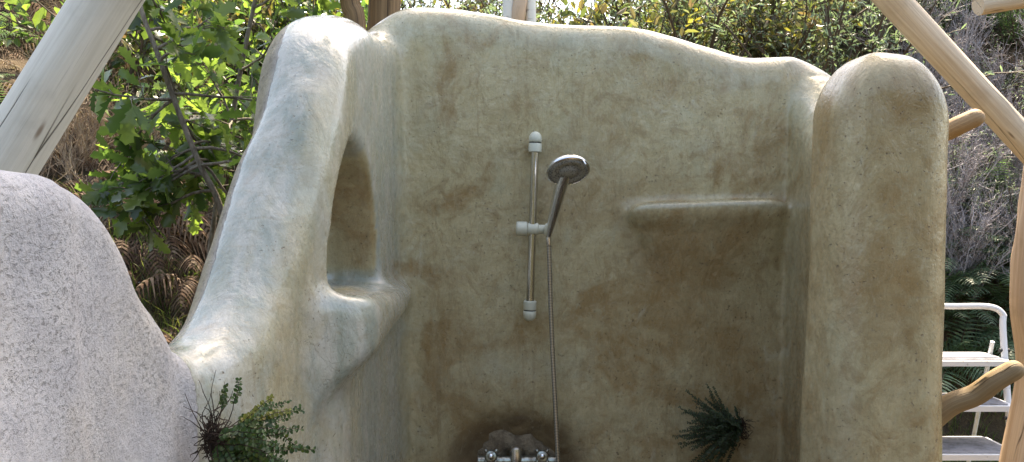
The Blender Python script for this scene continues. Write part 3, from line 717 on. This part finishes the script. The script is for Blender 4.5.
def rv(r, z=0):
    v = Vector((r.gauss(0, 1), r.gauss(0, 1), r.gauss(0, 1)+z)); return v.normalized()
def arc(p, d, L, droop, n, r, jit=.05):
    pts = [p.copy()]; q = p.copy(); d = d.normalized()
    for i in range(n):
        d = (d+Vector((r.gauss(0, jit), r.gauss(0, jit), r.gauss(0, jit)-droop/n))).normalized(); q = q+d*(L/n); pts.append(q.copy())
    return pts
def frond(ml, ms, p, d, L, droop, r, pairs=22, wid=.28, curl=0, seg=4):
    pts = arc(p, d, L, droop, pairs, r, .03); up = Vector((0, 0, 1))
    ms.tube(pts, [.003*(1-i/len(pts))+.0008 for i in range(len(pts))], 4, False)
    for i in range(2, len(pts)-1):
        t = i/(len(pts)-1); wl = L*wid*math.sin(math.pi*(t*.80+.17))**.8*(1-.15*r.random())
        d_ = (pts[i+1]-pts[i-1]).normalized(); s = d_.cross(up)
        if s.length < .01: s = Vector((1, 0, 0))
        s.normalize(); nn = s.cross(d_)
        for sg in (1, -1):
            pd = (s*sg+d_*.45+nn*r.uniform(-.1, .2)-up*.1).normalized(); side = pd.cross(nn).normalized(); q = pts[i]
            # serrated pinna: a row of small lobes
            b = len(ml.v); k = seg; hw = L*.32/pairs*1.15
            for j in range(k+1):
                tt = j/k; c = q+pd*(wl*tt)-up*(curl*wl*tt*tt)+nn*(.03*wl*math.sin(tt*3))
                w1 = hw*(1-tt*.85)*(1.0 if j % 2 else .55)
                ml.v += [c+side*w1, c-side*w1]
            for j in range(k): ml.f.append((b+2*j, b+2*j+1, b+2*j+3, b+2*j+2))
def make_fern(name, mat, n, L, seed, label, cat, group, droop=1.1, curl=.3, wid=.26, pairs=20, spread=.8):
    r = random.Random(seed); root = empty(name, (0, 0, 0), label, cat, group); a = MB(); b = MB()
    for i in range(n):
        an = 2*math.pi*(i+r.random()*.7)/n; t = r.uniform(.25, spread)
        d = Vector((math.cos(an)*t, math.sin(an)*t, 1)); frond(a, b, Vector((r.uniform(-.03, .03), r.uniform(-.03, .03), 0)), d, L*r.uniform(.65, 1.1), droop*r.uniform(.7, 1.3), r, pairs, wid, curl)
    a.build('fronds', mat, root, False); b.build('stalks', STEM if mat != BRAC else mat, root, False); return root
def make_shrub(name, lm, seed, label, cat, group, H=1.0, W=.6, stems=9, sub=9, lv=7, L=.05, Wd=.024, tw=STEM, droop=.3, tuft=False):
    r = random.Random(seed); root = empty(name, (0, 0, 0), label, cat, group); a = MB(); b = MB()
    for i in range(stems):
        an = r.uniform(0, 6.283); d = Vector((math.cos(an)*W/H*r.uniform(.2, 1.2), math.sin(an)*W/H*r.uniform(.2, 1.2), 1))
        st = arc(Vector((r.uniform(-.06, .06), r.uniform(-.06, .06), 0)), d, H*r.uniform(.7, 1.15), droop*.5, 8, r, .1)
        b.tube(st, [.008*(1-k/9)+.002 for k in range(9)], 5, False)
        for j in range(sub):
            t = r.uniform(.2, 1)*8; k = min(7, int(t)); q = st[k].lerp(st[k+1], t-k)
            sd_ = (rv(r, .5)+(st[k+1]-st[k]).normalized()*.5).normalized(); tp = arc(q, sd_, H*.33*r.uniform(.4, 1.1), droop, 5, r, .12)
            b.tube(tp, [.0028, .0025, .002, .0018, .0015, .001], 3, False)
            for k2 in range(lv):
                t2 = (k2+.8)/lv*5; kk = min(4, int(t2)); q2 = tp[kk].lerp(tp[kk+1], t2-kk)
                ld = (rv(r)+(tp[kk+1]-tp[kk]).normalized()*.8).normalized()
                leaf(a, q2, ld, rv(r, .8), L*r.uniform(.6, 1.3), Wd*r.uniform(.7, 1.2), r.uniform(-.6, .6), .3, r.uniform(0, .35))
    a.build('foliage', lm, root, False); b.build('stems', tw, root, False); return root
def make_heather(name, seed, label, cat, group, H=.9, n=26, mat=TWIG, sub=10, W=.5):
    r = random.Random(seed); root = empty(name, (0, 0, 0), label, cat, group); a = MB()
    for i in range(n):
        an = r.uniform(0, 6.283); t = r.uniform(.1, 1)*W
        st = arc(Vector((r.uniform(-.08, .08), r.uniform(-.08, .08), 0)), Vector((math.cos(an)*t, math.sin(an)*t, 1)), H*r.uniform(.5, 1.1), .25, 7, r, .12)
        a.tube(st, [.0045*(1-k/8)+.0012 for k in range(8)], 4, False)
        for j in range(sub):
            k = r.randint(2, 6); q = st[k].lerp(st[k+1], r.random()) if k < 7 else st[7]
            tp = arc(q, (rv(r, .6)+(st[k]-st[k-1]).normalized()*1.2).normalized(), H*.22*r.uniform(.5, 1.2), -.1, 4, r, .15)
            a.tube(tp, [.002, .0017, .0014, .0011, .0008], 3, False)
            for z_ in range(5):
                q2 = tp[min(4, 1+z_ % 4)]; e = q2+rv(r, .5)*H*.045; a.tube([q2, e], [.0012, .0006], 3, False)
    a.build('twigs', mat, root, False); return root

PLANTS = []
def scatter(protos, spots, labels=None, sink=.02):
    """protos: list of roots ; spots: (x, y, scale, z or None)"""
    used = set()
    for i, sp in enumerate(spots):
        pr = protos[i % len(protos)]
        o = pr if i < len(protos) else copy_tree(pr)
        x, y, s = sp[:3]; z = sp[3] if len(sp) > 3 and sp[3] is not None else bank_h(x, y)-sink
        o.location = (x, y, z); o.scale = (s,)*3
        tilt = sp[4] if len(sp) > 4 else RND.uniform(-.15, .35)
        o.rotation_euler = (tilt, RND.uniform(-.2, .2), RND.uniform(0, 6.28))
        o['label'] = o['label'].split(' | ')[0].split(' growing ')[0]+' growing '+where(x, y)
def where(x, y):
    z = bank_h(x, y)+.3; px = 512+FPX*x/y; py = 200-FPX*(z-EYE)/y
    if px < 15: return 'left of the leaning log'
    if px < 110: return 'behind the leaning log at the left' if py < 150 else 'low behind the white wall'
    if px < 250: return 'high up behind the slanting oak stem' if py < 90 else 'between log and wall beside the oak leaves' if py < 230 else 'low in the dip of the wall'
    if px < 400: return 'behind the two brown posts'
    if px < 560: return 'by the white birch trunks'
    if px < 700: return 'above the middle of the back wall'
    if px < 860: return 'above the wall\'s low right end'
    if py < 60: return 'above the diagonal pole'
    if py < 200: return 'under the diagonal pole'
    if py < 300: return 'just above the step ladder'
    return 'low down behind the step ladder'
def on_bank(px, py, back=False):
    """where the sight line through a pixel meets the bank"""
    y = 3.3
    while y < 11:
        q = P(px, py, y)
        if q.z <= bank_h(q.x, q.y): return q.x, q.y
        y += .04
    q = P(px, py, 6.5); return q.x, 6.5
def spots_px(n, px0, px1, py0, py1, s0, s1, rnd, off=0):
    out = []
    for i in range(n):
        x, y = on_bank(rnd.uniform(px0, px1), rnd.uniform(py0, py1)); out.append((x, y+off, rnd.uniform(s0, s1)))
    return out
R = random.Random(21)
# dead bracken on the left and right
br = [make_fern('dead_bracken', BRAC, 10, .62, 40+i, 'drooping dead brown bracken', 'bracken', 'dead bracken clumps covering the bank', 2.6, .9, .30, 15, 1.5) for i in range(3)]
sp = spots_px(92, -40, 240, -20, 380, .38, .8, R)+spots_px(22, 880, 1060, 20, 240, .5, 1.0, R)+spots_px(8, 560, 900, 0, 60, .6, 1, R)
scatter(br, sp)
gf = [make_fern('green_fern', FERN, 11, .55, 60+i, 'arching green fern', 'fern', 'green ferns on the bank', 1.6, .25, .27, 20, 1.2) for i in range(3)]
sp = spots_px(16, -30, 260, -30, 150, .45, .8, R)+spots_px(34, 925, 1060, 210, 400, .55, 1.05, R)+spots_px(5, 930, 1040, 60, 210, .4, .7, R)
scatter(gf, sp)
hh = [make_heather('heather_bush', 80+i, 'tangled dry grey heather', 'heather bush', 'dry heather bushes on the right of the bank', .8, 26) for i in range(3)]
sp = spots_px(42, 900, 1070, 90, 330, .5, 1.0, R)+spots_px(20, 780, 1000, -30, 90, .6, 1.1, R)+spots_px(6, 600, 760, 0, 50, .5, .9, R)
scatter(hh, sp)
st = [make_heather('dry_brush', 90+i, 'dry straw-coloured brush', 'brush', 'dry brush on the left of the bank', .7, 22, STRAW, 6, .9) for i in range(2)]
scatter(st, spots_px(14, 60, 250, 20, 160, .5, 1.0, R)+spots_px(16, 50, 145, 40, 230, .35, .7, R)+spots_px(8, 0, 120, 150, 330, .4, .7, R))
sy = [make_shrub('yellow_leaved_shrub', SHRY, 100+i, 'yellow-green leafy shrub', 'shrub', 'yellow-green shrubs behind the back wall', 1.0, .8, 9, 11, 9, .062, .034) for i in range(3)]
sp = spots_px(16, 400, 790, -20, 70, .7, 1.1, R)+spots_px(9, 610, 780, 40, 110, 1.0, 1.4, R)+[(-2.2+.17*i, R.uniform(5.2, 7.6), R.uniform(.8, 1.3)) for i in range(20)]
scatter(sy, sp)
sg = [make_shrub('grey_green_bush', SHRG, 120+i, 'feathery grey-green bush', 'bush', 'grey-green bushes behind the wall', .9, .7, 11, 12, 12, .034, .009) for i in range(2)]
sp = spots_px(6, 560, 650, 20, 80, .6, .9, R)+[(-.9+.28*i, R.uniform(5.6, 7.4), R.uniform(1.3, 1.9)) for i in range(13)]+spots_px(26, 700, 1010, -20, 110, .6, 1.0, R)+spots_px(12, 930, 1040, 100, 300, .4, .7, R)
scatter(sg, sp)
go = [make_shrub('gorse_bush', GORSE, 130+i, 'fresh green gorse bush', 'bush', 'green gorse bushes at the top right', .9, .7, 12, 12, 14, .03, .010) for i in range(2)]
scatter(go, spots_px(12, 930, 1020, 0, 60, .5, .9, R))
sl = [make_shrub('leafy_bush', OAK, 140+i, 'broad-leaved green bush', 'bush', 'leafy bushes at the upper left', 1.2, .9, 9, 10, 8, .08, .045) for i in range(2)]
scatter(sl, spots_px(14, 130, 330, -20, 80, .6, 1.1, R)+[(-1.7, 4.9, 1.0), (-1.2, 5.2, 1.1), (-2.6, 5.4, 1.2)])

# oak saplings with lobed leaves, close behind the left wall
def oak_sapling(label, stem, rad, branches, seed, leaves_per=7, Lf=.105):
    r = random.Random(seed); root = empty('oak_sapling', tuple(stem[0]), label, 'sapling'); a = MB(); b = MB(); o = stem[0]
    st = cm3([s-o for s in stem], 10); k = len(st); b.tube(st, [rad*(1-.55*i/(k-1)) for i in range(k)], 10, True, wobf(seed, .06))
    for (t, dx, L) in branches:
        i = int(t*(k-1)); tp = arc(st[i], Vector(dx), L, .4, 8, r, .12)
        b.tube(tp, [.005*(1-j/10)+.0012 for j in range(9)], 5, False)
        subs = [(tp, 9)]
        for _ in range(3):
            j = r.randint(2, 7); subs.append((arc(tp[j], (rv(r, .1)+(tp[j]-tp[j-1]).normalized()).normalized(), L*.45, .5, 5, r, .15), 6))
        for (q, nn) in subs:
            if nn == 6: b.tube(q, [.0025, .0022, .002, .0017, .0014, .001], 4, False)
            for _ in range(leaves_per if nn == 9 else leaves_per//2+1):
                j = r.randint(max(1, len(q)//3), len(q)-1); dd = ((q[j]-q[j-1]).normalized()*.7+rv(r, -.15)).normalized()
                oak_leaf(a, q[j], dd, rv(r, 1.4), Lf*r.uniform(.6, 1.2), r.uniform(-.9, .9), r)
    b.build('stem', OAKBARK, root); a.build('foliage', OAK, root); return root
r = random.Random(77)
main = [Vector((P(238, 0, 2.75).x, 2.78, bank_h(-1, 2.78))), P(236, 330, 2.78), P(222, 215, 2.75), P(200, 165, 2.72), P(178, 110, 2.72), P(158, 55, 2.7), P(140, 5, 2.7), P(128, -60, 2.7), P(120, -160, 2.7)]
brs = []
for i in range(17):
    t = r.uniform(.38, .93); an = r.uniform(-1, 1); brs.append((t, (r.uniform(-.2, 1.0), r.uniform(-.6, .9), r.uniform(-.5, .5)), r.uniform(.22, .5)))
for i in range(7): brs.append((r.uniform(.36, .6), (r.uniform(-1, -.3), r.uniform(-.4, .3), r.uniform(-.5, .1)), r.uniform(.18, .33)))
for i in range(3): brs.append((r.uniform(.26, .36), (r.uniform(-1, -.2), r.uniform(-.3, .5), r.uniform(-.2, .1)), .28))
oak_sapling('oak sapling with a slanting bare stem between the leaning log and the wall', main, .013, brs, 78)
m2 = [Vector((-1.35, 3.4, 0)), Vector((-1.3, 3.4, 1.2)), Vector((-1.15, 3.35, 2.0)), Vector((-1.0, 3.3, 2.6)), Vector((-.9, 3.3, 3.0))]
brs = [(r.uniform(.45, 1), (r.uniform(-1, 1), r.uniform(-1, .6), r.uniform(-.3, .5)), r.uniform(.25, .55)) for _ in range(15)]
oak_sapling('bushy oak sapling just left of the tall hump of the wall', m2, .013, brs, 80, 8, .095)

# climbing / hanging plants on the wall
def wall_plant(name, label, root_p, stems, lm, seed, leafL, stem_r=.0012, extra=.15, rootball=None):
    r = random.Random(seed); ro = empty(name, tuple(root_p), label, 'plant'); a = MB(); b = MB(); y = MB()
    for (d, L, droop, gap, yellow, bare) in stems:
        n = 12; pts = arc(Vector((r.uniform(-.008, .008), r.uniform(-.008, .008), r.uniform(-.015, .015))), Vector(d), L, droop, n, r, extra)
        b.tube(pts, [stem_r*(1.2-i/n*.8) for i in range(n+1)], 4, False)
        k = int(L/gap); tgt = y if yellow else a
        for i in range(k):
            t = bare+(1-bare)*i/max(1, k-1); f_ = t*n; j = min(n-1, int(f_)); q = pts[j].lerp(pts[j+1], f_-j); dd = (pts[j+1]-pts[j]).normalized()
            s = dd.cross(Vector((0, -.8, .6))).normalized(); sz = leafL*(1-.45*t)*r.uniform(.8, 1.15)
            for sg in (1, -1):
                if r.random() < .08: continue
                leaf(tgt, q, (s*sg+dd*.3+rv(r)*.6).normalized(), Vector((0, -.7, .6))+rv(r)*.6, sz, sz*.85, 0, .2, .1)
    if a.f: a.build('foliage', lm, ro, False)
    if y.f: yo = y.build('yellow_leaves', YLEAF, ro, False); yo['label'] = 'yellowing leaflets'
    b.build('stems', ROOT, ro, False)
    if rootball:
        c = MB()
        for i in range(rootball[0]):
            q = Vector((r.gauss(0, rootball[1]), r.gauss(0, rootball[1]*.6), r.gauss(0, rootball[2])))
            c.tube(arc(q, rv(r, .3), r.uniform(.012, .034), .2, 3, r, .5), [.0016, .0014, .001, .0007], 3, False)
        c.build('roots', ROOT, ro, False)
    return ro
r = random.Random(5); pl = P(212, 440, 1.5)
S = []
for i in range(58):
    an = math.radians(r.uniform(-60, 27)); S.append(((math.cos(an), r.uniform(-.65, .15), math.sin(an)), r.uniform(.09, .21), r.uniform(.0, .9), .0085, 0, r.uniform(.15, .4)))
S += [((.9, -.1, .62), .165, .35, .007, 1, .45), ((.85, -.2, .5), .16, .4, .007, 1, .5), ((.62, -.1, .78), .155, -.25, .006, 0, .62), ((.8, -.1, .75), .12, .3, .01, 0, .6)]
S += [((r.uniform(-.5, .8), -.1, 1), r.uniform(.05, .13), r.uniform(-.2, .4), .2, 0, .9) for _ in range(12)]
wall_plant('wall_fern', 'small-leaved green plant rooted in the white wall at the lower left', pl, S, LFERN, 6, .0135, .0011, .13, (130, .010, .022))
r = random.Random(9); pr = P(741, 428, 2.9)
S = []
for i in range(150):
    an = math.radians(r.gauss(174, 24)); S.append(((math.cos(an), r.uniform(-.9, -.05), math.sin(an)), r.uniform(.09, .27), r.uniform(-.5, .4), .0065, 0, r.uniform(.02, .2)))
wall_plant('dark_hanging_plant', 'dark bushy little fern growing out of the back wall near the right corner', pr, S, DFERN, 10, .0105, .0014, .06, (150, .014, .022))

# grass
def grass(name, n, xr, yr, seed, L=.14):
    r = random.Random(seed); a = MB()
    for i in range(n):
        x = r.uniform(*xr); y = r.uniform(*yr); p = Vector((x, y, bank_h(x, y))); h = L*r.uniform(.4, 1.3)
        d = Vector((r.gauss(0, .35), r.gauss(0, .35), 1)).normalized(); s = Vector((r.gauss(0, 1), r.gauss(0, 1), 0)).normalized()*.0028; e = d*h; bnd = Vector((r.gauss(0, .3), r.gauss(0, .3), -.1))*h
        b = len(a.v); a.v += [p-s, p+s, p+e*.55+s*.8+bnd*.2, p+e*.55-s*.8+bnd*.2, p+e+bnd]; a.f += [(b, b+1, b+2, b+3), (b+3, b+2, b+4)]
    return tag(a.build(name, GRASS, None, False), 'green grass on the ground', kind='stuff')
g = grass('grass', 26000, (1.0, 4.5), (3.3, 6.2), 1, .13)
g2 = grass('grass', 12000, (-2.6, -.75), (2.2, 4.3), 2, .2)
# leaf litter
r = random.Random(3); a = MB()
for i in range(9000):
    x = r.uniform(-3.5, 4.5); y = r.uniform(1.2, 5.6)
    if -.75 < x < 1.2 and y < 3.1: continue
    leaf(a, Vector((x, y, bank_h(x, y)+.012)), Vector((r.gauss(0, 1), r.gauss(0, 1), r.uniform(-.1, .5))), Vector((0, 0, 1)), r.uniform(.02, .055), r.uniform(.012, .03), r.uniform(-.5, .5), .3, .1)
tag(a.build('leaf_litter', STRAW, None, False), 'brown leaf litter on the ground', kind='stuff')

# tree added above the bank, crown out of frame, to keep sun off the shower
def sun_blocking_tree(label, base, crown, R0, seed, n=5200, L=.16):
    r = random.Random(seed); root = empty('added_shade_tree', base, label, 'tree'); o = Vector(base); b = MB(); a = MB(); c = Vector(crown)-o
    st = cm3([Vector((0, 0, -.1)), Vector((.1, 0, c.z*.4)), c*.75, c], 8); b.tube(st, [.13*(1-.7*i/(len(st)-1)) for i in range(len(st))], 12)
    cl = []
    for i in range(46):
        d = rv(r); e = c+Vector((d.x*R0[0], d.y*R0[1], d.z*R0[2]))*r.uniform(.35, .95); cl.append(e)
        s0 = st[r.randint(len(st)//2, len(st)-1)]; b.tube([s0, s0.lerp(e, .5)+rv(r)*.1, e], [.03, .02, .006], 6, False)
    for i in range(n):
        e = r.choice(cl)+Vector((r.gauss(0, .30), r.gauss(0, .30), r.gauss(0, .22))); leaf(a, e, rv(r), rv(r, .8), L*r.uniform(.7, 1.2), L*.6, 0, .2, .2)
    b.build('trunk', OAKBARK, root); a.build('crown', OAK, root, False); return root
cc = Vector((-.06, 1.65, 1.7))+SUNV*9.0
sun_blocking_tree('unseen tree added above the bank so its crown shades the shower', (5.6, 7.4, bank_h(5.6, 7.4)), cc, (1.0, 1.8, .9), 55, 9500, .2)
print('objects', len(bpy.data.objects))
